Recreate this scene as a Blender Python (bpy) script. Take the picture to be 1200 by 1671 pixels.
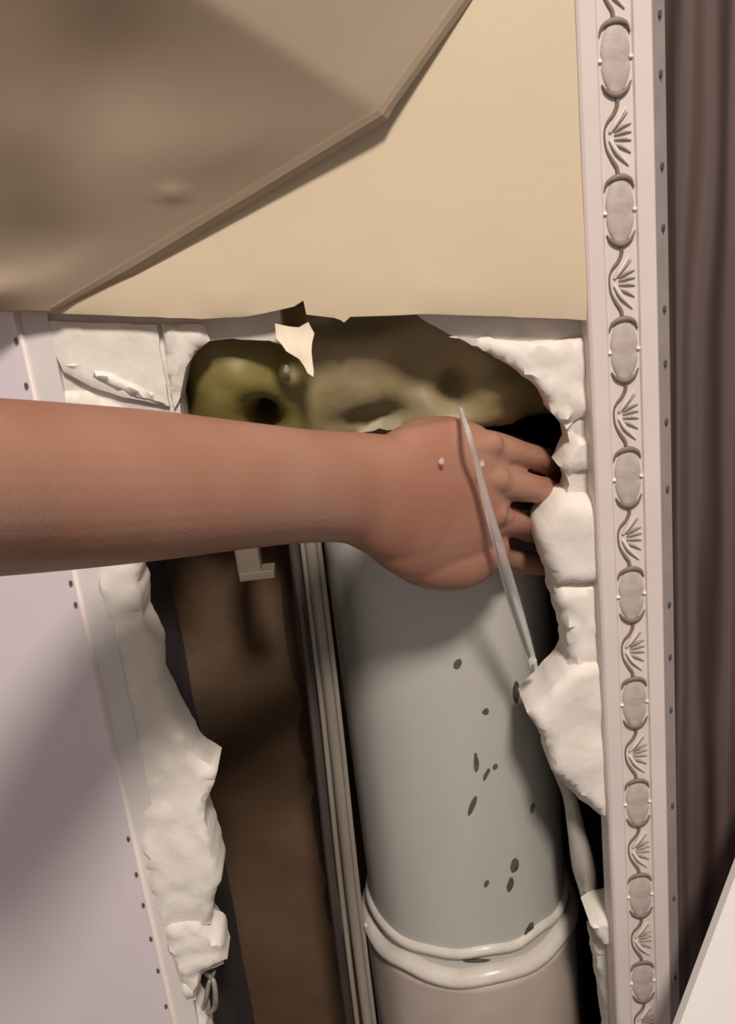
import bpy, bmesh, math, random
import numpy as np
from mathutils import Vector, Matrix, noise
from mathutils.geometry import delaunay_2d_cdt

random.seed(7)
scene = bpy.context.scene
col = scene.collection
for o in list(bpy.data.objects):
    bpy.data.objects.remove(o)

# ------------------------------------------------------------------ camera
F_PX, W_PX, H_PX = 1600.0, 1200.0, 1671.0
PITCH, ROLL = math.radians(18.816), math.radians(6.604)
DIST, EYE = 0.46, 1.70
FWD = Vector((0, math.cos(PITCH), -math.sin(PITCH)))
_r0 = Vector((1, 0, 0)); _u0 = Vector((0, math.sin(PITCH), math.cos(PITCH)))
RIGHT = _r0 * math.cos(ROLL) - _u0 * math.sin(ROLL)
UP = _u0 * math.cos(ROLL) + _r0 * math.sin(ROLL)
CAM = Vector((0, -DIST, EYE))
cd = bpy.data.cameras.new('camera'); cam = bpy.data.objects.new('camera', cd); col.objects.link(cam)
cd.sensor_fit = 'VERTICAL'; cd.sensor_height = 24.0; cd.lens = 24.0 * F_PX / H_PX
cd.clip_start = 0.01
cam.matrix_world = Matrix(((RIGHT.x, UP.x, -FWD.x, CAM.x), (RIGHT.y, UP.y, -FWD.y, CAM.y),
                           (RIGHT.z, UP.z, -FWD.z, CAM.z), (0, 0, 0, 1)))
scene.camera = cam

# ------------------------------------------------------------------ light
w = bpy.data.worlds.new('room_light'); scene.world = w; w.use_nodes = True
w.node_tree.nodes['Background'].inputs[0].default_value = (1.0, 0.90, 0.82, 1)
w.node_tree.nodes['Background'].inputs[1].default_value = 0.29
ld = bpy.data.lights.new('ceiling_lamp', 'AREA'); ld.shape = 'DISK'; ld.size = 0.28
ld.energy = 35.0; ld.color = (1.0, 0.915, 0.835)
lamp = bpy.data.objects.new('ceiling_lamp', ld); col.objects.link(lamp)
lamp.location = Vector((0, 0, EYE - 0.15)) + Vector((0.13, -0.64, 0.73)).normalized() * 1.85
lamp.rotation_euler = (Vector((0, 0, EYE - 0.15)) - lamp.location).to_track_quat('-Z', 'Y').to_euler()
lamp['label'] = 'ceiling lamp above the viewer'; lamp['category'] = 'lamp'
vs = scene.view_settings
vs.view_transform = 'Standard'; vs.look = 'None'; vs.exposure = 0.0; vs.gamma = 1.0
vs.use_curve_mapping = False

# ------------------------------------------------------------------ helpers
def at(px, py, Y):
    v = FWD + RIGHT * ((px - W_PX / 2) / F_PX) - UP * ((py - H_PX / 2) / F_PX)
    return CAM + v * ((Y + DIST) / v.y)

def lin(c):
    c = c / 255.0
    return c / 12.92 if c <= 0.04045 else ((c + 0.055) / 1.055) ** 2.4
def rgb(r, g, b): return (lin(r), lin(g), lin(b), 1)

def mk(name, c1, c2=None, scale=40, rough=0.6, bump=0.0, bscale=200, detail=4, spec=0.4,
       sss=0.0, contrast=(0.35, 0.65), stretch=None):
    m = bpy.data.materials.new(name); m.use_nodes = True
    nt = m.node_tree; n = nt.nodes; l = nt.links; b = n['Principled BSDF']
    b.inputs['Base Color'].default_value = rgb(*c1)
    b.inputs['Roughness'].default_value = rough
    b.inputs['Specular IOR Level'].default_value = spec
    tc = n.new('ShaderNodeTexCoord')
    src = tc.outputs['Object']
    if stretch:
        mp = n.new('ShaderNodeMapping'); mp.inputs['Scale'].default_value = stretch
        l.new(src, mp.inputs[0]); src = mp.outputs[0]
    if c2:
        t = n.new('ShaderNodeTexNoise'); t.inputs['Scale'].default_value = scale; t.inputs['Detail'].default_value = detail
        l.new(src, t.inputs['Vector'])
        r = n.new('ShaderNodeValToRGB')
        r.color_ramp.elements[0].position = contrast[0]; r.color_ramp.elements[0].color = rgb(*c1)
        r.color_ramp.elements[1].position = contrast[1]; r.color_ramp.elements[1].color = rgb(*c2)
        l.new(t.outputs[0], r.inputs[0]); l.new(r.outputs[0], b.inputs['Base Color'])
    if bump:
        t2 = n.new('ShaderNodeTexNoise'); t2.inputs['Scale'].default_value = bscale; t2.inputs['Detail'].default_value = 5
        l.new(src, t2.inputs['Vector'])
        bp = n.new('ShaderNodeBump'); bp.inputs['Strength'].default_value = bump; bp.inputs['Distance'].default_value = 0.002
        l.new(t2.outputs[0], bp.inputs['Height']); l.new(bp.outputs[0], b.inputs['Normal'])
    if sss:
        b.inputs['Subsurface Weight'].default_value = sss
        b.inputs['Subsurface Radius'].default_value = (0.012, 0.005, 0.003)
        b.inputs['Subsurface Scale'].default_value = 0.6
    return m

M = {}
M['plaster'] = mk('plaster', (224, 213, 203), (233, 224, 214), 60, 0.85, 0.2, 160)
M['base'] = mk('plaster_base', (205, 196, 188), (220, 212, 204), 50, 0.9, 0.4, 180)
M['cream'] = mk('cream_paint', (207, 188, 160), (210, 192, 164), 12, 0.55, 0.05, 90)
M['vinyl'] = mk('beige_vinyl', (168, 149, 128), (173, 154, 134), 6, 0.30, 0.0, 25, spec=0.5, detail=1)
M['hem'] = mk('vinyl_hem', (160, 141, 120), (166, 147, 127), 30, 0.45, 0.05, 60)
M['panel'] = mk('lavender_panel', (226, 212, 217), (229, 216, 221), 8, 0.5, 0.03, 60)
M['bead'] = mk('bead_profile', (214, 205, 202), (220, 212, 208), 40, 0.5, 0.05, 120)
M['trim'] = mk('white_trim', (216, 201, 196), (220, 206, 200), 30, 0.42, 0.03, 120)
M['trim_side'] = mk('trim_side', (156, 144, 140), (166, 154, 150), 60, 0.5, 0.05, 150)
M['print'] = mk('ornament_grey', (178, 164, 156), (194, 180, 172), 160, 0.5, 0.1, 400)
M['dark_print'] = mk('ornament_brown', (116, 98, 86), (132, 114, 102), 150, 0.5)
M['mid_print'] = mk('ornament_mid', (150, 136, 124), (166, 152, 140), 150, 0.5)
M['hole'] = mk('dark_hole', (92, 82, 78), None, rough=0.8)
M['pipe'] = mk('grey_pipe', (180, 176, 169), (190, 186, 179), 12, 0.42, 0.04, 40, stretch=(1, 1, 0.4))
M['collar'] = mk('pipe_collar', (196, 186, 176), (210, 202, 192), 50, 0.3, 0.1, 60)
M['socket'] = mk('pipe_socket', (176, 160, 150), (188, 174, 164), 20, 0.45, 0.05, 60)
M['scuff'] = mk('dark_debris', (70, 64, 58), (96, 88, 80), 200, 0.7)
M['conduit'] = mk('grey_conduit', (128, 118, 106), (150, 140, 128), 60, 0.25, 0.05, 80, spec=0.6, stretch=(1, 1, 0.1))
M['conduit_dark'] = mk('dark_conduit', (60, 50, 46), (76, 66, 62), 60, 0.3, 0.05, 80, spec=0.6, stretch=(1, 1, 0.1))
M['hose'] = mk('shiny_hose', (150, 142, 134), (166, 158, 150), 60, 0.15, 0.05, 80, spec=0.8)
M['shaft'] = mk('shaft_brown', (98, 76, 56), (82, 58, 40), 9, 0.9, 0.5, 60)
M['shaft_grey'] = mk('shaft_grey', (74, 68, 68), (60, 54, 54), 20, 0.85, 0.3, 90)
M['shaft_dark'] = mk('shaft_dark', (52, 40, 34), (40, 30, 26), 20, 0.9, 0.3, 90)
M['olive'] = mk('olive_coat', (124, 112, 60), (146, 131, 98), 13, 0.5, 0.25, 50, spec=0.5, contrast=(0.42, 0.58), detail=1.5)
M['clip'] = mk('grey_clip', (112, 100, 86), (122, 110, 96), 40, 0.5)
M['white'] = mk('white_board', (228, 220, 216), (231, 223, 219), 10, 0.45)
M['skin'] = mk('skin', (168, 126, 107), (157, 107, 87), 16, 0.42, 0.10, 500, spec=0.35, sss=0.12, contrast=(0.3, 0.7), detail=2)
M['paper'] = mk('torn_paper', (232, 216, 190), (238, 224, 200), 60, 0.7, 0.1, 200)
M['metal'] = mk('wet_metal', (120, 112, 106), (150, 142, 136), 80, 0.15, 0.1, 100, spec=0.9)

# water
mw = bpy.data.materials.new('water'); mw.use_nodes = True
b = mw.node_tree.nodes['Principled BSDF']
b.inputs['Base Color'].default_value = (1, 0.985, 0.97, 1); b.inputs['Roughness'].default_value = 0.06
b.inputs['IOR'].default_value = 1.33; b.inputs['Transmission Weight'].default_value = 0.78
M['water'] = mw

# dark wood-grain door
md = bpy.data.materials.new('dark_wood'); md.use_nodes = True
nt = md.node_tree; b = nt.nodes['Principled BSDF']; b.inputs['Roughness'].default_value = 0.38
tc = nt.nodes.new('ShaderNodeTexCoord'); mp = nt.nodes.new('ShaderNodeMapping'); mp.inputs['Scale'].default_value = (1, 1, 0.10)
wv = nt.nodes.new('ShaderNodeTexWave'); wv.wave_type = 'BANDS'; wv.bands_direction = 'X'
wv.inputs['Scale'].default_value = 14; wv.inputs['Distortion'].default_value = 6.0
wv.inputs['Detail'].default_value = 2.0; wv.inputs['Detail Scale'].default_value = 1.6
rp = nt.nodes.new('ShaderNodeValToRGB')
rp.color_ramp.elements[0].color = rgb(54, 38, 35); rp.color_ramp.elements[0].position = 0.0
rp.color_ramp.elements[1].color = rgb(90, 74, 70); rp.color_ramp.elements[1].position = 0.3
e = rp.color_ramp.elements.new(0.75); e.color = rgb(96, 81, 78)
e = rp.color_ramp.elements.new(1.0); e.color = rgb(80, 63, 56)
nt.links.new(tc.outputs['Object'], mp.inputs[0]); nt.links.new(mp.outputs[0], wv.inputs[0])
nt.links.new(wv.outputs[0], rp.inputs[0]); nt.links.new(rp.outputs[0], b.inputs['Base Color'])
M['wood'] = md

def tag(o, label=None, cat=None, group=None, kind=None):
    if label: o['label'] = label
    if cat: o['category'] = cat
    if group: o['group'] = group
    if kind: o['kind'] = kind
    return o

def obj(name, verts, faces, mat, parent=None, smooth=True):
    me = bpy.data.meshes.new(name)
    me.from_pydata([tuple(v) for v in verts], [], faces)
    bmx = bmesh.new(); bmx.from_mesh(me); bmesh.ops.recalc_face_normals(bmx, faces=bmx.faces[:]); bmx.to_mesh(me); bmx.free()
    if smooth:
        for p in me.polygons: p.use_smooth = True
    me.materials.append(M[mat] if isinstance(mat, str) else mat)
    o = bpy.data.objects.new(name, me); col.objects.link(o)
    if parent: o.parent = parent
    return o

def empty(name, loc=(0, 0, 0)):
    o = bpy.data.objects.new(name, None); o.empty_display_size = 0.02
    col.objects.link(o); o.location = loc
    return o

def adopt(o, parent):
    """parent while keeping the mesh where it is"""
    o.parent = parent
    o.matrix_parent_inverse = Matrix.Translation(parent.location).inverted()
    return o

def fbm(v, s, seed=0.0, oct=3):
    a, t = 1.0, 0.0
    p = Vector((v[0] * s + seed, v[1] * s + seed * 0.7, v[2] * s - seed))
    for _ in range(oct):
        t += a * noise.noise(p); p = p * 2.1; a *= 0.5
    return t

def slab(name, pts, y0, thick, mat, parent=None, grid=0.006, amp=0.0, ascale=60, rnd=0.0, rag=0.0, rscale=150,
         yfun=None, smooth=True, seed=0.0, pixels=True, bent=False):
    """a board or lump with an outline, real thickness, rounded ragged rim and an uneven face"""
    P = [(lambda q: (q.x, q.z))(at(p[0], p[1], y0)) if pixels else p for p in pts]
    seg = max(grid * 0.7, 0.0025); out = []
    for i in range(len(P)):
        a, b_ = P[i], P[(i + 1) % len(P)]
        L = math.hypot(b_[0] - a[0], b_[1] - a[1]); k = max(1, min(160, int(L / seg)))
        nx, nz = (b_[1] - a[1]) / max(L, 1e-9), -(b_[0] - a[0]) / max(L, 1e-9)
        for j in range(k):
            t = j / k; x = a[0] + (b_[0] - a[0]) * t; z = a[1] + (b_[1] - a[1]) * t
            if rag:
                d = rag * fbm((x, 0, z), rscale, seed, 3); x += nx * d; z += nz * d
            out.append((x, z))
    B = np.array(out)
    x0, z0 = B.min(0); x1, z1 = B.max(0)
    g = [(x, z) for x in np.arange(x0 + grid / 2, x1, grid) for z in np.arange(z0 + grid / 2, z1, grid)]
    g = [(x + random.uniform(-.2, .2) * grid, z + random.uniform(-.2, .2) * grid) for x, z in g]
    if g:
        G = np.array(g); inside = np.zeros(len(G), bool)
        A0, A1 = B, np.roll(B, -1, 0)
        for (ax, az), (bx_, bz) in zip(A0, A1):
            c = ((az > G[:, 1]) != (bz > G[:, 1]))
            if bz != az:
                inside ^= c & (G[:, 0] < (bx_ - ax) * (G[:, 1] - az) / (bz - az) + ax)
        G = G[inside]
        if len(G):
            dm = np.full(len(G), 1e9)
            for (ax, az), (bx_, bz) in zip(A0, A1):
                dx, dz = bx_ - ax, bz - az; L2 = dx * dx + dz * dz + 1e-18
                t = np.clip(((G[:, 0] - ax) * dx + (G[:, 1] - az) * dz) / L2, 0, 1)
                dm = np.minimum(dm, np.hypot(G[:, 0] - ax - t * dx, G[:, 1] - az - t * dz))
            G = G[dm > grid * 0.3]
    else:
        G = np.zeros((0, 2))
    nb = len(B)
    allv = [Vector((float(a), float(c))) for a, c in B] + [Vector((float(a), float(c))) for a, c in G]
    res = delaunay_2d_cdt(allv, [], [list(range(nb))], 1, 1e-7)
    vv, ff = res[0], [list(f) for f in res[2]]
    V2 = np.array([[v.x, v.y] for v in vv])
    dm = np.full(len(V2), 1e9)
    A0, A1 = B, np.roll(B, -1, 0)
    for (ax, az), (bx_, bz) in zip(A0, A1):
        dx, dz = bx_ - ax, bz - az; L2 = dx * dx + dz * dz + 1e-18
        t = np.clip(((V2[:, 0] - ax) * dx + (V2[:, 1] - az) * dz) / L2, 0, 1)
        dm = np.minimum(dm, np.hypot(V2[:, 0] - ax - t * dx, V2[:, 1] - az - t * dz))
    front = []
    for (x, z), d in zip(V2, dm):
        y = y0
        if amp: y += amp * fbm((x, 0, z), ascale, seed, 3)
        if rnd and d < rnd:
            q = 1 - d / rnd; y += min(rnd, thick * 0.8) * (1 - math.sqrt(max(0, 1 - q * q)))
        if yfun: y += yfun(x, z)
        front.append((x, y, z))
    n = len(front)
    cnt = {}
    for f in ff:
        for i in range(len(f)):
            k = (f[i], f[(i + 1) % len(f)]); cnt[tuple(sorted(k))] = cnt.get(tuple(sorted(k)), 0) + 1
    back = [(x, y + thick if bent else max(y0 + thick, y + 0.0005), z) for x, y, z in front]
    faces = list(ff) + [[i + n for i in reversed(f)] for f in ff]
    for f in ff:
        for i in range(len(f)):
            a, b_ = f[i], f[(i + 1) % len(f)]
            if cnt[tuple(sorted((a, b_)))] == 1: faces.append([b_, a, a + n, b_ + n])
    o = obj(name, front + back, faces, mat, parent, smooth)
    if smooth:
        md_ = o.modifiers.new('edges', 'EDGE_SPLIT'); md_.split_angle = math.radians(50)
    return o

def prism(name, prof, z0, z1, mat, parent=None, smooth=False):
    """profile in x,y run straight up from z0 to z1"""
    n = len(prof)
    v = [(x, y, z0) for x, y in prof] + [(x, y, z1) for x, y in prof]
    f = [[i, (i + 1) % n, (i + 1) % n + n, i + n] for i in range(n)] + [list(range(n))[::-1], list(range(n, 2 * n))]
    return obj(name, v, f, mat, parent, smooth)

def box(name, c, s, mat, parent=None):
    v = [(c[0] + a * s[0] / 2, c[1] + b_ * s[1] / 2, c[2] + d * s[2] / 2) for a in (-1, 1) for b_ in (-1, 1) for d in (-1, 1)]
    f = [[0, 1, 3, 2], [4, 6, 7, 5], [0, 4, 5, 1], [2, 3, 7, 6], [0, 2, 6, 4], [1, 5, 7, 3]]
    o = obj(name, v, f, mat, parent, False)
    m_ = o.modifiers.new('bevel', 'BEVEL'); m_.width = min(s) * 0.12; m_.segments = 2
    return o

def catmull(K, sub):
    """K: list of numpy rows"""
    K = [np.array(k, float) for k in K]; K = [2 * K[0] - K[1]] + K + [2 * K[-1] - K[-2]]; out = []
    for i in range(1, len(K) - 2):
        p0, p1, p2, p3 = K[i - 1:i + 3]
        for j in range(sub):
            t = j / sub
            out.append(0.5 * ((2 * p1) + (-p0 + p2) * t + (2 * p0 - 5 * p1 + 4 * p2 - p3) * t * t + (-p0 + 3 * p1 - 3 * p2 + p3) * t ** 3))
    out.append(K[-2]); return out

def loft(keys, ref=(0, 0, 1), sub=6, ns=20, cap=True):
    """keys: (point, half height along ref, half depth).  Returns verts, faces of a closed tapering tube."""
    rows = catmull([list(p) + [a, b_] for p, a, b_ in keys], sub)
    ref = Vector(ref); rings = []
    N = len(rows)
    for i, r in enumerate(rows):
        p = Vector(r[:3]); q0 = Vector(rows[max(0, i - 1)][:3]); q1 = Vector(rows[min(N - 1, i + 1)][:3])
        T = (q1 - q0).normalized(); A = (ref - T * ref.dot(T)).normalized(); Bv = T.cross(A)
        rings.append((p, T, A, Bv, abs(r[3]), abs(r[4])))
    full = []
    if cap:
        p, T, A, Bv, a, b_ = rings[0]; m = min(a, b_)
        for th in (80, 60, 35, 15): full.append((p - T * m * math.sin(math.radians(th)), A, Bv, a * math.cos(math.radians(th)), b_ * math.cos(math.radians(th))))
    full += [(p, A, Bv, a, b_) for p, T, A, Bv, a, b_ in rings]
    if cap:
        p, T, A, Bv, a, b_ = rings[-1]; m = min(a, b_)
        for th in (15, 35, 60, 80): full.append((p + T * m * math.sin(math.radians(th)), A, Bv, a * math.cos(math.radians(th)), b_ * math.cos(math.radians(th))))
    V, Fc = [], []
    for p, A, Bv, a, b_ in full:
        for k in range(ns):
            t = 2 * math.pi * k / ns; V.append(p + A * (a * math.cos(t)) + Bv * (b_ * math.sin(t)))
    for i in range(len(full) - 1):
        for k in range(ns):
            Fc.append([i * ns + k, i * ns + (k + 1) % ns, (i + 1) * ns + (k + 1) % ns, (i + 1) * ns + k])
    Fc.append(list(range(ns))[::-1]); Fc.append([(len(full) - 1) * ns + k for k in range(ns)])
    return V, Fc

def tube(name, keys, mat, parent=None, ref=(0, 1, 0), sub=6, ns=12):
    V, Fc = loft(keys, ref, sub, ns)
    return obj(name, V, Fc, mat, parent)

# ================================================================== SETTING
ZT, ZB = EYE + 0.20, 0.0

def quad(name, v, mat, label):
    me_ = bpy.data.meshes.new(name); me_.from_pydata(v, [], [[0, 1, 2, 3], [7, 6, 5, 4], [0, 4, 5, 1], [1, 5, 6, 2], [2, 6, 7, 3], [3, 7, 4, 0]]); me_.materials.append(M[mat])
    o = bpy.data.objects.new(name, me_); col.objects.link(o); tag(o, label, kind='structure'); return o
quad('floor', [(-1.5, -2.2, 0), (1.5, -2.2, 0), (1.5, 0.25, 0), (-1.5, 0.25, 0), (-1.5, -2.2, -.05), (1.5, -2.2, -.05), (1.5, 0.25, -.05), (-1.5, 0.25, -.05)], 'shaft_grey', 'dark unseen floor of the room, added to block light from below')  # out of view; added so less room light reaches the arm from below

# broken wall: a recessed base coat, with the plaster lumps left on it
wall = empty('wall_back', at(160, 1400, 0.0)); tag(wall, 'broken white plaster wall around the hole', kind='structure')
def chunk(name, pts, y0, th, mat='plaster', **k):
    return adopt(slab(name, pts, y0, th, mat, **k), wall)

left_edge = [(220, 899), (229, 927), (224, 950), (231, 968), (232, 1013), (257, 1066), (258, 1117), (279, 1164), (303, 1207), (322, 1240),
             (355, 1261), (348, 1282), (334, 1311), (334, 1339), (348, 1382), (362, 1434), (348, 1467), (343, 1510), (362, 1538), (370, 1574),
             (341, 1585), (327, 1595), (318, 1640), (332, 1671), (350, 1760), (390, 1900), (520, 2600)]
# base coat, left of the hole
chunk('plaster_base', [(40, 490), (330, 490), (456, 490), (460, 562), (440, 557), (380, 552), (340, 558), (318, 575), (300, 610), (293, 650), (297, 700), (270, 800), (226, 890)]
      + [(x - 5, y) for x, y in left_edge] + [(505, 2600), (450, 2600)], 0.003, 0.023, 'base', grid=0.005, amp=0.0010, ascale=90, rag=0.0006, seed=1)
# base coat above right of the hole
chunk('plaster_base', [(660, 500), (1010, 500), (1030, 1340), (1000, 1345), (945, 1303), (905, 1262), (899, 1225), (882, 1195), (868, 1165), (892, 1142), (924, 1105), (936, 1085),
      (932, 1060), (924, 1020), (914, 985), (907, 950), (894, 920), (886, 885), (888, 860), (900, 835), (920, 815), (930, 790), (922, 765), (928, 745), (934, 725), (927, 705), (907, 675), (882, 635), (832, 597), (782, 568), (732, 545), (690, 520)],
      0.003, 0.016, 'base', grid=0.005, amp=0.0010, ascale=90, rag=0.0006, seed=2)
# left strip of plaster
def strip_y(x, z):
    # the strip swells outwards at both ends and lies flat in between
    t0, t1 = at(200, 950, 0).z, at(300, 1420, 0).z
    return -0.0030 * math.exp(-((z - t0) / 0.022) ** 2) - 0.0035 * math.exp(-((z - t1) / 0.045) ** 2)
chunk('plaster_chunk', [(150, 860), (200, 850)] + left_edge[:18] + [(300, 1522), (262, 1530), (222, 1340), (190, 1200)], 0.0005, 0.025, grid=0.004, amp=0.0014, ascale=95, rnd=0.003, rag=0.0009, yfun=strip_y, seed=3)
chunk('plaster_chunk', [(262, 1515), (310, 1502)] + left_edge[18:21] + [(327, 1596), (318, 1640), (310, 1700), (305, 1800), (330, 1800)][:2] + [(300, 1640), (285, 1600)], -0.004, 0.022, grid=0.004, amp=0.0024, ascale=120, rnd=0.005, rag=0.0014, seed=6)
chunk('plaster_chunk', [(288, 1605), (325, 1600), (318, 1640), (334, 1671), (352, 1760), (392, 1900), (520, 2600), (480, 2600)], 0.000, 0.020, grid=0.004, amp=0.0020, ascale=120, rnd=0.004, rag=0.0010, seed=7)
# slabs in the upper left, with the crack between them
chunk('plaster_slab', [(70, 524), (254, 530), (259, 560), (276, 664), (200, 648), (150, 632), (103, 607), (92, 585)], -0.0010, 0.010, grid=0.004, amp=0.0006, ascale=80, rnd=0.0010, rag=0.0004, seed=8)
chunk('plaster_slab', [(262, 530), (330, 530), (342, 556), (318, 575), (300, 610), (293, 650), (284, 668), (268, 566)], -0.0016, 0.024, grid=0.004, amp=0.0012, ascale=110, rnd=0.002, rag=0.0008, seed=9)
chunk('plaster_chunk', [(150, 600), (185, 612), (230, 634), (262, 650), (268, 660), (215, 646), (160, 624), (140, 610)], -0.0030, 0.006, grid=0.003, amp=0.0010, ascale=160, rnd=0.002, rag=0.0008, seed=10)
chunk('plaster_chunk', [(104, 598), (120, 594), (150, 603), (130, 614)], -0.0028, 0.006, grid=0.003, amp=0.0010, ascale=160, rnd=0.002, rag=0.0008, seed=11)
chunk('plaster_slab', [(80, 640), (140, 640), (200, 668), (230, 760), (220, 900), (110, 900)], 0.000, 0.012, grid=0.004, amp=0.0010, ascale=90, rnd=0.002, rag=0.0006, seed=12)
# right side lumps
chunk('plaster_chunk', [(735, 550), (800, 553), (850, 560), (1010, 548), (1015, 690), (950, 685), (930, 700), (926, 704), (905, 674), (880, 634), (830, 596), (782, 567)], -0.002, 0.021, grid=0.004, amp=0.0018, ascale=100, rnd=0.003, rag=0.0012, seed=13)
chunk('plaster_chunk', [(928, 700), (952, 715), (1020, 712), (1022, 775), (950, 772), (932, 780), (918, 765), (925, 745), (932, 725)], -0.001, 0.020, grid=0.004, amp=0.0016, ascale=120, rnd=0.004, rag=0.0012, seed=14)
chunk('plaster_chunk', [(918, 816), (945, 812), (1025, 815), (1030, 965), (960, 960), (908, 962), (890, 920), (880, 885), (882, 860), (895, 836)], -0.0065, 0.025, grid=0.004, amp=0.0014, ascale=60, rnd=0.009, rag=0.0008, seed=15)
chunk('plaster_chunk', [(908, 958), (960, 952), (1030, 950), (1030, 1130), (915, 1120), (933, 1085), (930, 1060), (922, 1020), (910, 985)], -0.003, 0.030, grid=0.004, amp=0.0024, ascale=90, rnd=0.005, rag=0.0012, seed=16)
chunk('plaster_chunk', [(925, 1100), (960, 1085), (1035, 1080), (1045, 1375), (988, 1340), (945, 1300), (903, 1262), (897, 1225), (880, 1195), (862, 1168), (890, 1140)], -0.0060, 0.030, grid=0.004, amp=0.0014, ascale=55, rnd=0.004, rag=0.0008, seed=17)
chunk('plaster_chunk', [(966, 1515), (985, 1503), (1040, 1490), (1050, 1550), (985, 1545)], -0.002, 0.026, grid=0.003, amp=0.0014, ascale=120, rnd=0.003, rag=0.0008, seed=18)
chunk('plaster_chunk', [(972, 1545), (1050, 1545), (1110, 2600), (1080, 2600), (992, 1671)], 0.008, 0.022, 'base', grid=0.004, amp=0.0014, ascale=90, rnd=0.003, rag=0.0008, seed=19)

# cream upper wall facing with a ragged bottom edge
cream = empty('wall_upper', at(500, 515, -0.0095)); tag(cream, 'cream painted upper wall facing with a torn bottom edge', kind='structure')
adopt(slab('facing', [(-260, 505), (70, 511), (200, 516), (330, 521), (400, 517), (455, 507), (480, 501), (495, 491), (500, 514), (545, 519), (556, 523), (562, 527), (572, 518), (690, 513), (800, 516),
      (950, 522), (1020, 524), (1000, -260), (-260, -260)], -0.0095, 0.011, 'cream', grid=0.010, amp=0.0005, ascale=14, rnd=0.0012, rag=0.0003, rscale=90, seed=20), cream)
def curl(x, z):
    t = (at(480, 530, 0).z - z) / 0.028
    return -0.006 * max(0, min(1, t)) ** 1.5
adopt(slab('paper_flap', [(449, 528), (470, 532), (488, 535), (502, 527), (514, 544), (508, 560), (511, 585), (512, 612), (503, 606), (488, 585), (468, 572), (452, 552)], -0.0065, 0.0012, 'paper', grid=0.003, amp=0.0010, ascale=90, rag=0.0006, yfun=curl, bent=True, seed=21), cream)

# left panel, turning away from the corner, with its perforated corner profile
xb = at(30, 530, 0.0).x; xb2 = at(288, 1671, 0.0).x; xb = 0.5 * (xb + xb2)
pl = empty('wall_left', (xb, 0, ZB)); tag(pl, 'pale lavender wall panel left of the corner strip', kind='structure')
ang = math.radians(20); dx, dy = -math.cos(ang), math.sin(ang)
pw = 0.5
adopt(prism('panel', [(xb, 0.0), (xb + dx * pw, dy * pw), (xb + dx * pw - 0.004, dy * pw + 0.012), (xb, 0.012)], ZB, ZT, 'panel'), pl)
tr2 = empty('trim_2', (xb, 0, ZB)); tag(tr2, 'narrow perforated corner strip beside the left panel', kind='structure')
fl = 0.0135
adopt(prism('flange', [(xb + 0.001, -0.0012), (xb + fl, -0.0006), (xb + fl, 0.006), (xb, 0.006)], ZB, ZT, 'bead'), tr2)
adopt(prism('flange', [(xb - 0.0012, -0.0008), (xb - 0.0012, 0.003), (xb + dx * 0.016, dy * 0.016 + 0.002), (xb + dx * 0.016, dy * 0.016 - 0.0012)], ZB, ZT, 'panel'), tr2)
prof = [(xb + 0.0017 * math.cos(t), -0.0008 + 0.0017 * math.sin(t)) for t in [2 * math.pi * k / 12 for k in range(12)]]
adopt(prism('bead', prof, ZB, ZT, 'trim', smooth=True), tr2)
def disc_mesh(r, h):
    n = 10
    v = [(r * math.cos(2 * math.pi * k / n), -h, r * 1.7 * math.sin(2 * math.pi * k / n)) for k in range(n)] + [(r * math.cos(2 * math.pi * k / n), h, r * 1.7 * math.sin(2 * math.pi * k / n)) for k in range(n)]
    f = [list(range(n)), list(range(2 * n - 1, n - 1, -1))] + [[k, (k + 1) % n, (k + 1) % n + n, k + n] for k in range(n)]
    me = bpy.data.meshes.new('perforation'); me.from_pydata(v, [], f); me.materials.append(M['hole']); return me
pm = disc_mesh(0.0009, 0.0010)
for py in (555, 628, 950, 985, 1367, 1425, 1475, 1530, 1582, 1640):
    z = at(30 + (py - 530) * 0.226, py, 0).z
    o = bpy.data.objects.new('perforation', pm); col.objects.link(o)
    o.location = (xb - 0.0030, 0.0006 - 0.0006, z); adopt(o, tr2)

# ornamental trim
yF = -0.011
def tx(p0, p1): return 0.5 * (at(p0, 0, yF).x + at(p1, 1671, yF).x)
xl, xr = tx(937, 1008), tx(1070, 1092)
oc = tx(1003, 1052); ow = 0.0071
trim = empty('trim_1', (oc, yF, ZB)); tag(trim, 'white ornamental trim with grey bead and leaf pattern', kind='structure')
xs = xr + 0.0085
adopt(prism('strip', [(xl, 0.006), (xl, yF + 0.0022), (xl + 0.0006, yF + 0.0008), (xl + 0.0018, yF), (xl + 0.008, yF - 0.0003), (oc - ow - 0.0008, yF), (oc - ow, yF + 0.0012), (oc + ow, yF + 0.0012), (oc + ow + 0.0008, yF),
       (xr - 0.0006, yF), (xr, yF + 0.0006), (xr, 0.006)], ZB, ZT, 'trim'), trim)
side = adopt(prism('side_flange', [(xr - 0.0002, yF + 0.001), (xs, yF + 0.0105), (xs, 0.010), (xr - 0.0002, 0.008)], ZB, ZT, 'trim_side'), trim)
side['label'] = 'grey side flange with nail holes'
nm = disc_mesh(0.0010, 0.0008); nm.name = 'nail_hole'
for py in (22, 120, 271, 372, 505, 594, 690, 800, 989, 1075, 1161, 1318, 1469, 1600):
    z = at(1085, py, yF + 0.005).z
    o = bpy.data.objects.new('nail_hole', nm); col.objects.link(o)
    o.location = (xr + 0.0047 , yF + 0.0060, z); o.rotation_euler = (0, 0, math.radians(48)); adopt(o, trim)

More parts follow.
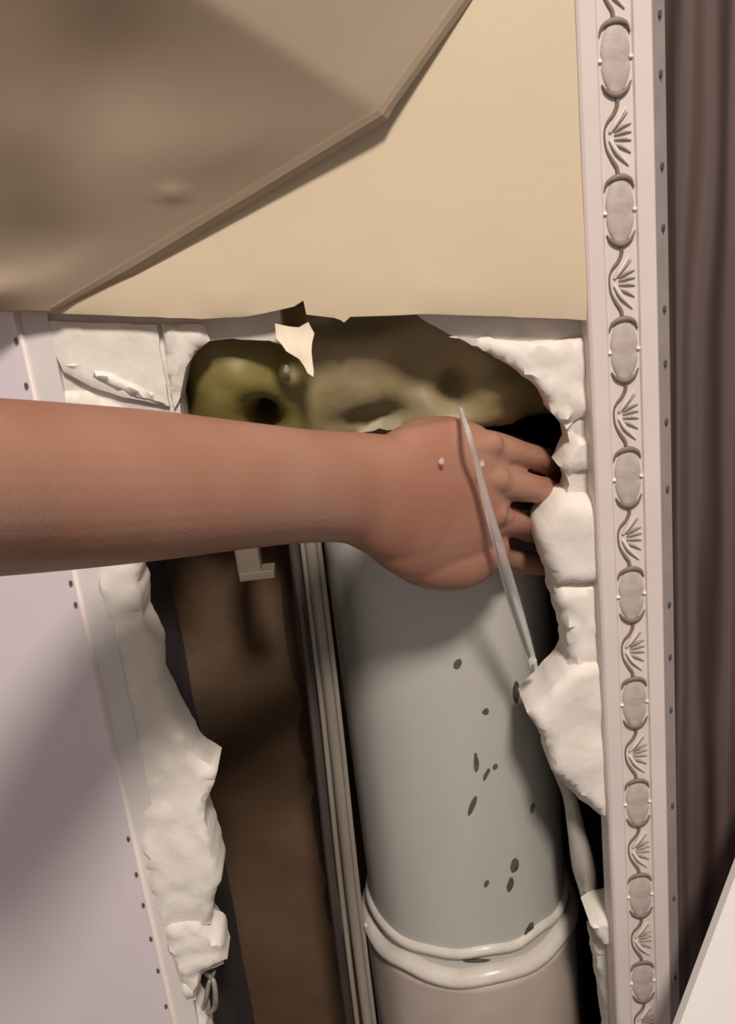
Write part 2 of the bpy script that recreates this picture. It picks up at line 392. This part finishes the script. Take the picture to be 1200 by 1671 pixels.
PER = 0.0621
def uv(u, v, d=0.0): return Vector((u * ow, d, -v * PER))
def ornament_meshes():
    meshes = []
    # lobed bead
    V, Fc = [], []; nu, nv = 10, 14
    for j in range(nv + 1):
        v = j / nv; s = math.sin(math.pi * min(max(v, 0.02), 0.98)) ** 0.42
        pinch = 1 - 0.16 * math.exp(-((v - 0.52) / 0.06) ** 2)
        for i in range(nu + 1):
            a = math.pi * i / nu
            V.append(uv(0.92 * s * pinch * math.cos(a), 0.01 + 0.45 * v, -0.0002 - 0.0014 * s * pinch * math.sin(a)))
    for j in range(nv):
        for i in range(nu):
            Fc.append([j * (nu + 1) + i, j * (nu + 1) + i + 1, (j + 1) * (nu + 1) + i + 1, (j + 1) * (nu + 1) + i])
    meshes.append(('bead', V, Fc, 'print'))
    def t(keys, name, mat, ns=8, sub=5):
        V, Fc = loft([(uv(u, v, d), a, b_) for u, v, d, a, b_ in keys], (0, 1, 0), sub, ns); meshes.append((name, V, Fc, mat))
    t([(-0.92, .085, -.0006, .0007, .0003), (-0.72, .03, -.0009, .0008, .0008), (0.0, .002, -.0011, .0008, .0014), (0.66, .025, -.0009, .0008, .0009), (0.9, .08, -.0006, .0007, .0003)], 'bead_cap', 'dark_print')
    t([(-0.86, .395, -.0006, .0007, .0003), (-0.6, .44, -.0010, .0008, .0009), (0.0, .468, -.0011, .0008, .0015), (0.6, .44, -.0010, .0008, .0009), (0.9, .385, -.0006, .0007, .0003)], 'bead_cap', 'dark_print')
    t([(0.02, .47, -.0004, .0008, .0009), (0.02, .53, -.0004, .0008, .0009), (-0.2, .585, -.0004, .0008, .0009), (-0.62, .64, -.0004, .0008, .0006), (-0.80, .70, -.0003, .0006, .0004), (-0.74, .80, -.0003, .0006, .0005),
       (-0.42, .88, -.0004, .0008, .0008), (-0.12, .94, -.0004, .0008, .0009), (-0.05, .995, -.0004, .0008, .0009)], 'scroll_stem', 'dark_print')
    for (a, b_, c, d) in ((-.25, .69, .62, .585), (-.15, .70, .80, .66), (-.15, .725, .82, .715), (-.15, .755, .80, .77), (-.3, .78, .75, .85)):
        t([(a, b_, -.0003, .0006, .0005), ((a + c) / 2, (b_ + d) / 2 - 0.008, -.0006, .0008, .0007), (c, d, -.0003, .0005, .0003)], 'leaf', 'mid_print', 6, 3)
    t([(-.45, .70, -.0004, .0008, .0008), (-.1, .645, -.0008, .0010, .0012), (.5, .56, -.0004, .0006, .0004)], 'leaf', 'trim', 6, 3)
    t([(-.45, .76, -.0004, .0008, .0008), (-.05, .84, -.0008, .0010, .0012), (.6, .93, -.0004, .0006, .0004)], 'leaf', 'trim', 6, 3)
    for s, v in ((-.93, .245), (.93, .235)):
        t([(s - .04, v, -.0006, .0008, .0008), (s + .02, v, -.0006, .0008, .0008)], 'pearl', 'plaster', 8, 2)
    return meshes
OM = []
for nme, V, Fc, mt in ornament_meshes():
    o = obj(nme, V, Fc, mt); OM.append((nme, o.data)); bpy.data.objects.remove(o)
ztop = EYE + 0.0499
for k in range(-1, 11):
    for nme, me in OM:
        o = bpy.data.objects.new(nme, me); col.objects.link(o)
        o.location = (oc, yF + 0.0012, ztop - k * PER); adopt(o, trim)

trim.rotation_euler = (0, math.radians(-0.3), 0); trim.location.x += 0.0078

# dark door leaf at the right
dleaf = empty('door_1', (xs + 0.1, 0.014, ZB)); tag(dleaf, 'dark brown wood grain door leaf right of the white trim', kind='structure')
adopt(prism('leaf_panel', [(xs - 0.012, 0.014), (xs + 0.42, 0.014), (xs + 0.42, 0.05), (xs - 0.012, 0.05)], ZB, ZT, 'wood'), dleaf)
adopt(prism('edge_strip', [(xs - 0.002, 0.008), (xs + 0.006, 0.010), (xs + 0.0075, 0.014), (xs - 0.002, 0.014)], ZB, ZT, 'wood'), dleaf)

# shaft behind the wall
xsl = at(228, 1013, 0.026).x - 0.004
xsr = at(1020, 1300, 0.026).x + 0.004
YB = 0.190
def plain(name, prof, z0, z1, mat, label):
    o = prism(name, prof, z0, z1, mat); tag(o, label, kind='structure'); return o
bk = slab('wall_shaft_back', [(xsl - 0.02, ZB), (xsr + 0.008, ZB), (xsr + 0.008, ZT), (xsl - 0.02, ZT)], YB, 0.02, 'shaft', grid=0.014, amp=0.006, ascale=16, yfun=lambda x, z: -0.062 / (1 + math.exp((x - (at(548, 1200, 0.10).x - 0.012)) / 0.004)), seed=30, pixels=False)
tag(bk, 'dark brown rear face of the pipe shaft', kind='structure')
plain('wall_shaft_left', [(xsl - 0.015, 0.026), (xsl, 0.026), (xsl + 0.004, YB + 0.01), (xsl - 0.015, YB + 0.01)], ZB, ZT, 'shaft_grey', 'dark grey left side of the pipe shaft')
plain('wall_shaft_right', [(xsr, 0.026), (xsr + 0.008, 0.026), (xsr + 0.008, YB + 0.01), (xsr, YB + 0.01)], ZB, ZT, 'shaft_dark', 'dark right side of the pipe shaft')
tp = prism('ceiling_shaft', [(xsl - 0.015, 0.004), (xsr + 0.008, 0.004), (xsr + 0.008, YB + 0.02), (xsl - 0.015, YB + 0.02)], EYE + 0.01, EYE + 0.03, 'shaft_dark'); tag(tp, 'unseen dark top of the pipe shaft, added to keep light out', kind='structure')  # unseen lid, added to close the cavity and keep its inside dark

# ================================================================== THINGS
# olive coated lump filling the top of the hole
def gp(px, py, Y=0.02):
    q = at(px, py, Y); return q.x, q.z
def olive_y(x, z):
    y = 0.0
    y += 0.0
    for px, py, sx, sz, a in ((560, 600, .026, .018, -.007), (375, 625, .020, .022, -.010), (470, 560, .008, .02, .010), (430, 685, .007, .008, .05), (700, 590, .016, .02, .012), (820, 640, .012, .008, -.006),
                              (900, 700, .02, .02, .022), (610, 690, .020, .007, .014), (745, 640, .007, .01, .020), (870, 580, .03, .02, .008), (600, 520, .04, .006, .010), (300, 660, .006, .02, .012)):
        cx, cz = gp(px, py); y += a * math.exp(-((x - cx) / sx) ** 2 - ((z - cz) / sz) ** 2)
    return y
lump = slab('insulation_lump', [(250, 480), (700, 450), (960, 500), (985, 690), (900, 702), (830, 710), (700, 712), (600, 722), (520, 738), (280, 740), (250, 650)], 0.021, 0.040, 'olive', grid=0.0035, amp=0.0028, ascale=45, rnd=0.012, rag=0.001, yfun=olive_y, seed=40)
tag(lump, 'olive green lumpy coating filling the top of the hole', 'insulation')

# big grey drain pipe
YP = 0.102
pc = 0.5 * (at(725, 1000, YP) + at(758, 1450, YP)); px_ = pc.x
pr = 0.5 * (at(905, 1000, YP).x - at(548, 1000, YP).x) * 0.985
zc = at(765, 1590, YP - pr * 1.05).z
pipe = empty('drain_pipe', (px_, YP, ZB)); tag(pipe, 'wide grey plastic drain pipe with a ridged collar inside the hole', 'pipe')
def revolve(name, prof, mat, ns=64, wob=0.0, seed=0.0):
    V, Fc = [], []; n = len(prof)
    for k in range(ns):
        t = 2 * math.pi * k / ns
        for i, (r, z) in enumerate(prof):
            dz = wob * noise.noise((math.cos(t) * 2.2 + seed, math.sin(t) * 2.2, seed)) if wob else 0
            V.append((px_ + r * math.sin(t), YP - r * math.cos(t), z + dz))
    for k in range(ns):
        for i in range(n - 1):
            a = k * n + i; b_ = ((k + 1) % ns) * n + i; Fc.append([a, b_, b_ + 1, a + 1])
    return adopt(obj(name, V, Fc, mat), pipe)
ztp = at(740, 800, YP - pr).z
revolve('pipe_body', [(pr * .93, ztp - .06), (pr * .93, ztp), (pr, ztp), (pr, ztp - .05)] + [(pr, ztp - .05 - k * .03) for k in range(1, 5)] + [(pr, zc + 0.004), (pr, zc - 0.03)], 'pipe')
def lip(r0, z0, h, out):
    return [(r0, z0 + h), (r0 + out * .6, z0 + h * .85), (r0 + out, z0 + h * .4), (r0 + out, z0), (r0 + out * .75, z0 - h * .35), (r0, z0 - h * .5)]
revolve('collar_ridge', lip(pr - .001, zc + 0.012, 0.005, 0.0042), 'collar', wob=0.006, seed=3)
revolve('collar_lip', [(pr - .001, zc + .001)] + lip(pr, zc - 0.006, 0.008, 0.0085), 'collar', wob=0.007, seed=1)
revolve('socket', [(pr - .001, zc - 0.008), (pr + .0055, zc - 0.009), (pr + .006, zc - 0.014), (pr + .006, ZB + 0.01), (pr * .9, ZB)], 'socket')
def scuff(cx, cy, ln, wd, tilt, label=None):
    """thin dark fleck lying on the pipe face"""
    ctr = None
    for it in range(60):
        Y = YP - pr + it * 0.001
        q = at(cx, cy, Y)
        if (q.x - px_) ** 2 + (q.y - YP) ** 2 <= pr * pr * 1.0: ctr = q; break
    if ctr is None: return
    th0 = math.atan2(ctr.x - px_, YP - ctr.y)
    V, n = [], 9
    for lay in (0.0007, -0.0006):
        for k in range(n):
            a = 2 * math.pi * k / n; rr = 1 + 0.35 * noise.noise((k * 1.7, cx * 0.1, cy * 0.1))
            lu, lv = wd * rr * math.cos(a), ln * rr * math.sin(a)
            u_ = lu * math.cos(tilt) + lv * math.sin(tilt); v_ = lv * math.cos(tilt) - lu * math.sin(tilt)
            th = th0 + u_ / pr; r = pr + lay
            V.append((px_ + r * math.sin(th), YP - r * math.cos(th), ctr.z + v_))
    Fc = [list(range(n)), list(range(2 * n - 1, n - 1, -1))] + [[k, (k + 1) % n, (k + 1) % n + n, k + n] for k in range(n)]
    adopt(obj('debris_fleck', V, Fc, 'scuff', smooth=False), pipe)
for a in ((747, 1081, .0030, .0022, .5), (777, 1243, .0062, .0016, .05), (793, 1262, .0040, .0012, .55), (808, 1250, .0018, .0014, .4), (771, 1312, .0068, .0016, .45), (839, 1410, .0048, .0030, .15), (833, 1442, .0048, .0022, .25),
          (794, 1440, .0024, .0014, .5), (862, 1520, .0070, .0034, .5), (842, 1128, .0075, .0026, .05), (793, 1160, .0020, .0020, .2), (868, 1318, .0030, .0020, .3), (775, 1565, .0014, .0085, .1), (898, 1612, .0030, .0016, .8)):
    scuff(*a)

# thin conduits left of the pipe
def vline(name, p0, p1, Y, r, mat, label, cat, group=None):
    a, b_ = at(p0[0], p0[1], Y), at(p1[0], p1[1], Y)
    d = (b_ - a); a = a - d * 0.15; b_ = b_ + d * 0.12
    m1 = a + (b_ - a) * 0.5
    o = tube(name, [(a, r, r), (a + (b_ - a) * .33 + Vector((.0006, 0, 0)), r, r), (a + (b_ - a) * .66 - Vector((.0006, 0, 0)), r, r), (b_, r, r)], mat, None, (0, 1, 0), 8, 12)
    tag(o, label, cat, group); return o
vline('conduit', (510, 900), (603, 1671), 0.050, 0.0042, 'conduit', 'thickest grey conduit running down beside the drain pipe', 'conduit')
vline('cable', (495, 900), (584, 1671), 0.052, 0.0017, 'conduit', 'thin pale cable left of the thickest grey conduit', 'cable')
vline('cable', (521, 900), (612, 1671), 0.046, 0.0015, 'conduit', 'thin pale cable between the grey conduit and the drain pipe', 'cable')
vline('conduit', (480, 900), (572, 1671), 0.062, 0.0032, 'conduit_dark', 'dark conduit left of the pale cables in the shaft', 'conduit')

# pale mounting clip hanging below the arm in the shaft
c0 = at(405, 905, 0.06)
clip = empty('mounting_clip', c0); tag(clip, 'small pale plastic clip below the forearm inside the shaft', 'clip')
adopt(box('clip_body', (c0.x, c0.y, c0.z + .004), (0.0135, 0.012, 0.034), 'clip'), clip)
adopt(box('clip_foot', (c0.x + 0.004, c0.y - .002, c0.z - 0.0105), (0.020, 0.012, 0.005), 'clip'), clip)
adopt(box('clip_arm', (c0.x, c0.y + 0.055, c0.z + .012), (0.010, 0.11, 0.008), 'clip'), clip)

# shiny hose at the right of the pipe
hs = tube('hose', [(at(912, 1255, .040), .004, .004), (at(930, 1300, .034), .0042, .0042), (at(940, 1350, .030), .0052, .0052), (at(952, 1410, .028), .0075, .0070), (at(958, 1440, .030), .0066, .0062), (at(964, 1475, .036), .0045, .0045), (at(985, 1545, .046), .004, .004), (at(1000, 1700, .05), .004, .004)], 'hose', None, (0, 1, 0), 6, 14)
tag(hs, 'shiny grey hose with a swollen middle between pipe and trim', 'hose')

# bent wet fastener at the bottom of the left plaster
fa = empty('wall_hook', at(345, 1600, 0.004)); tag(fa, 'small bent wet metal hook under the left plaster edge', 'hook')
adopt(tube('shank', [(at(336, 1588, .010), .0014, .0014), (at(348, 1600, .004), .0015, .0015), (at(352, 1625, .002), .0016, .0016), (at(350, 1645, .004), .0017, .0017), (at(338, 1652, .008), .0014, .0014)], 'metal'), fa)
adopt(tube('shank', [(at(350, 1585, .012), .0012, .0012), (at(341, 1605, .005), .0014, .0014), (at(336, 1632, .003), .0014, .0014), (at(330, 1646, .006), .0012, .0012)], 'metal'), fa)

# hanging beige vinyl sheet
PA = np.linalg.solve([[535, -325], [-145, -547]], [-0.0090, -0.0720])
foldY = -0.0075 + PA[0] * 235 + PA[1] * -517
PB = np.linalg.solve([[160, -222], [-300, -192]], [0.0085, foldY + 0.0165])
def sheetY(x, y):
    p1 = -0.0110 + PA[0] * (x - 85) + PA[1] * (y - 507)
    p2 = -0.0200 + PB[0] * (x - 620) + PB[1] * (y - 182)
    h = 0.0005; Y = max(p1, p2) + (h * math.log(1 + math.exp(-abs(p1 - p2) / h)))
    d1 = (x - 85) * -0.519 + (y - 507) * -0.855; d2 = (x - 620) * -0.811 + (y - 182) * -0.585
    fade = max(0.0, min(1.0, d1 / 70)) * max(0.0, min(1.0, d2 / 70))
    for cx, cy, sx, sy, a in ((60, 400, 90, 60, .0035), (-10, 480, 70, 30, -.004), (285, 316, 26, 9, -.0016), (190, 120, 100, 130, .004), (330, 250, 150, 60, -.0015), (20, 230, 90, 80, -.002)):
        Y += fade * a * math.exp(-((x - cx) / sx) ** 2 - ((y - cy) / sy) ** 2)
    Y += fade * 0.0010 * noise.noise((x * .005, y * .005, 2.0))
    return max(Y, -0.085)
outl = [(85, 507), (620, 182), (780, -40), (780, -200), (-260, -200), (-260, 503), (-60, 505)]
B = []
for i in range(len(outl)):
    a, b_ = outl[i], outl[(i + 1) % len(outl)]; k = max(1, int(math.dist(a, b_) / 7))
    for j in range(k): B.append((a[0] + (b_[0] - a[0]) * j / k, a[1] + (b_[1] - a[1]) * j / k))
def inpoly(x, y):
    c = False
    for i in range(len(outl)):
        a, b_ = outl[i], outl[(i + 1) % len(outl)]
        if (a[1] > y) != (b_[1] > y) and x < (b_[0] - a[0]) * (y - a[1]) / (b_[1] - a[1]) + a[0]: c = not c
    return c
G = [(x + random.uniform(-1, 1), y + random.uniform(-1, 1)) for x in range(-250, 780, 11) for y in range(-190, 505, 11) if inpoly(x, y) and inpoly(x + 9, y + 9) and inpoly(x - 8, y)]
res = delaunay_2d_cdt([Vector(p) for p in B] + [Vector(p) for p in G], [], [list(range(len(B)))], 1, 1e-6)
Vp = []
for v in res[0]:
    Y = sheetY(v.x, v.y)
    Vp.append(at(v.x, v.y, Y))
vin = empty('vinyl_sheet', at(85, 507, -.0110)); tag(vin, 'glossy beige vinyl sheet hanging folded over the cream wall', 'sheet')
so = adopt(obj('sheet', Vp, [list(f) for f in res[2]], 'vinyl'), vin)
m_ = so.modifiers.new('thickness', 'SOLIDIFY'); m_.thickness = 0.0009
so.modifiers.new('edges', 'EDGE_SPLIT').split_angle = math.radians(40)
# folded hem along its free edge
hv, hf = [], []
edge = [(85 + (620 - 85) * t, 507 + (182 - 507) * t) for t in [k / 30 for k in range(31)]] + [(620 + 160 * t, 182 - 222 * t) for t in [k / 14 for k in range(1, 15)]]
for i, (x, y) in enumerate(edge):
    wdt = 18 * min(1, i / 8 + .15) if i <= 30 else 15
    nx, ny = (0.519, 0.855) if i < 30 else ((0.70, 0.71) if i == 30 else (0.81, 0.585))
    Y = sheetY(x, y)
    for (ex, dY) in ((-4, -.0022), (wdt * .4, -.0010), (wdt, .0016), (wdt, .0024), (-4, .0004)):
        hv.append(at(x + nx * ex, y + ny * ex, Y + dY + .0006))
n5 = 5
for i in range(len(edge) - 1):
    for k in range(n5): hf.append([i * n5 + k, i * n5 + (k + 1) % n5, (i + 1) * n5 + (k + 1) % n5, (i + 1) * n5 + k])
hf.append([0, 1, 2, 3, 4]); hf.append([(len(edge) - 1) * n5 + k for k in (4, 3, 2, 1, 0)])
adopt(obj('hem', hv, hf, 'hem', smooth=False), vin)

# white board in the lower right corner, nearer than the trim
z0b = at(1155, 1550, -0.055).z; TILT = 0.42
def on_board(px, py):
    # where the sight line meets the leaning plane  y = -0.055 + TILT * (z - z0b)
    v = FWD + RIGHT * ((px - W_PX / 2) / F_PX) - UP * ((py - H_PX / 2) / F_PX)
    t = (-0.055 + TILT * (CAM.z - z0b) - CAM.y) / (v.y - TILT * v.z)
    q = CAM + v * t; return (q.x, q.z)
wb = slab('white_board', [on_board(*p) for p in ((1040, 1858), (1110, 1671), (1204, 1420), (1280, 1217), (1700, 1300), (1700, 1950))], -0.055, 0.006, 'white', grid=0.02, bent=True,
          yfun=lambda x, z: TILT * (z - z0b), pixels=False)
tag(wb, 'plain white board leaning in the lower right corner', 'board')

# ------------------------------------------------------------------ forearm and hand
parts = []
def add(keys, ref=(0, 0, 1), sub=6, ns=24): parts.append(loft(keys, ref, sub, ns))
vref = (at(600, 700, 0) - at(600, 900, 0)).normalized()
def k(px, py, Y, hpx, depth):
    q = at(px, py, Y); s = (q - at(px, py + hpx, Y)).length
    return (q, s, depth)
# forearm into the back of the hand
add([k(-420, 800, -.215, 150, .034), k(-200, 798, -.186, 144, .034), k(0, 795, -.150, 134, .031), k(130, 794, -.126, 125, .029), k(260, 793, -.102, 114, .026), k(400, 793, -.075, 98, .0225), k(500, 794, -.054, 88, .0195), k(580, 797, -.037, 87, .0175),
     k(640, 810, -.028, 98, .0165), k(700, 820, -.018, 110, .016)], vref, 8, 32)
# palm
add([k(600, 800, -.030, 84, .015), k(650, 808, -.024, 112, .0165), k(710, 818, -.015, 128, .0165), k(766, 818, -.006, 118, .0150), k(798, 814, .001, 92, .011)], vref, 8, 32)
# heel of the hand on the lower side
add([k(640, 870, -.020, 48, .013), k(700, 900, -.012, 56, .0150), k(756, 906, -.004, 54, .0150), k(798, 898, .004, 36, .011)], vref, 6, 24)
# metacarpal ridges
for (x0, y0, x1, y1, Y1) in ((630, 765, 800, 725, -.0065), (630, 785, 812, 782, -.0090), (630, 805, 808, 838, -.0070), (640, 830, 795, 892, -.0010)):
    add([k(x0, y0, -.034, 14, .0045), k((x0 + x1) / 2, (y0 + y1) / 2, -.024, 15, .0050), k(x1, y1, Y1, 22, .0065)], vref, 4, 14)
# four fingers, bending round into the hole
fr = 26
fingers = [
    [(768, 726, .000, 29, .0096), (812, 732, .0030, 26, .0092), (856, 743, .0150, 21, .0074), (890, 752, .0345, 21, .0072), (925, 762, .047, 19, .0064), (950, 770, .057, 18, .0060), (958, 776, .070, 15, .0052)],
    [(776, 784, -.004, 30, .0098), (826, 789, .0000, 27, .0094), (874, 798, .0130, 22, .0076), (906, 805, .0350, 22, .0074), (932, 812, .048, 20, .0066), (955, 818, .058, 19, .0062), (962, 822, .071, 15, .0052)],
    [(772, 842, -.002, 29, .0096), (816, 848, .0045, 26, .0090), (850, 857, .0210, 21, .0072), (868, 864, .0375, 21, .0070), (904, 870, .0455, 19, .0062), (932, 875, .055, 18, .0058), (942, 878, .068, 14, .0050)],
    [(762, 896, .004, 27, .0088), (798, 902, .0115, 23, .0078), (826, 910, .0235, 19, .0064), (848, 916, .0350, 19, .0062), (880, 921, .042, 17, .0056), (904, 924, .051, 16, .0052), (914, 926, .062, 13, .0046)]]
# knuckles
for (x, y, Y) in ((800, 730, -.0030), (814, 785, -.0060), (806, 842, -.0030), (786, 896, .0030)):
    add([k(x - 16, y, Y - .002, 17, .0060), k(x, y, Y, 21, .0075), k(x + 16, y, Y + .004, 17, .0060)], vref, 4, 14)
for fg in fingers: add([k(*a) for a in fg], vref, 6, 18)
# thumb, leaving the upper side of the palm near its base and running into the hole
add([k(640, 750, -.020, 38, .013), k(690, 722, -.006, 38, .0125), k(745, 712, .008, 30, .0105), k(795, 732, .024, 25, .0090), k(838, 752, .038, 24, .0085), k(870, 768, .050, 18, .0068)], vref, 6, 18)
bmx = bmesh.new()
for V, Fc in parts:
    vs_ = [bmx.verts.new(v) for v in V]
    for f in Fc: bmx.faces.new([vs_[i] for i in f])
bmesh.ops.recalc_face_normals(bmx, faces=bmx.faces[:])
me = bpy.data.meshes.new('arm_raw'); bmx.to_mesh(me); bmx.free()
tmp = bpy.data.objects.new('arm_raw', me); col.objects.link(tmp)
rm = tmp.modifiers.new('r', 'REMESH'); rm.mode = 'VOXEL'; rm.voxel_size = 0.0012
sm = tmp.modifiers.new('s', 'SMOOTH'); sm.factor = 0.5; sm.iterations = 6
dg = bpy.context.evaluated_depsgraph_get(); dg.update()
arm_me = bpy.data.meshes.new_from_object(tmp.evaluated_get(dg)); arm_me.name = 'person'
bpy.data.objects.remove(tmp)
arm_me.materials.clear(); arm_me.materials.append(M['skin'])
for p in arm_me.polygons: p.use_smooth = True
arm = bpy.data.objects.new('person', arm_me); col.objects.link(arm)
tag(arm, 'bare forearm and hand reaching from the left into the wall hole', 'person')

# ------------------------------------------------------------------ water
def wk(px, py, Y, r): return (at(px, py, Y), r, r)
ws = tube('water_stream', [wk(752, 668, -.018, .0012), wk(764, 706, -.037, .0014), wk(780, 765, -.034, .0016), wk(800, 840, -.030, .0021), wk(818, 905, -.024, .0027), wk(836, 970, -.014, .0032), wk(856, 1035, -.004, .0028), wk(872, 1088, .006, .0020)], 'water', None, (0, 1, 0), 8, 14)
tag(ws, 'thin clear stream of water running across the back of the hand', 'water')
def drop(px, py, Y, r, label):
    me = bpy.data.meshes.new('water_drop'); b2 = bmesh.new(); bmesh.ops.create_uvsphere(b2, u_segments=12, v_segments=8, radius=r)
    for v in b2.verts:
        if v.co.z > 0: v.co.z *= 1.5; v.co.x *= 1 - 0.35 * v.co.z / (1.5 * r); v.co.y *= 1 - 0.35 * v.co.z / (1.5 * r)
    b2.to_mesh(me); b2.free(); me.materials.append(M['water'])
    for p in me.polygons: p.use_smooth = True
    o = bpy.data.objects.new('water_drop', me); col.objects.link(o); o.location = at(px, py, Y)
    tag(o, label, 'water drop', 'water drops'); return o
drop(721, 753, -.034, .0014, 'water drop on the back of the hand left of the stream')
drop(787, 757, -.031, .0013, 'water drop on the hand right beside the stream')
drop(870, 1078, -.002, .0022, 'bright water drop at the lower end of the stream')
drop(468, 604, .018, .0018, 'water drop on the olive coating below the torn flap')
drop(598, 1510, .040, .0014, 'water drop on the conduit near the pipe collar')
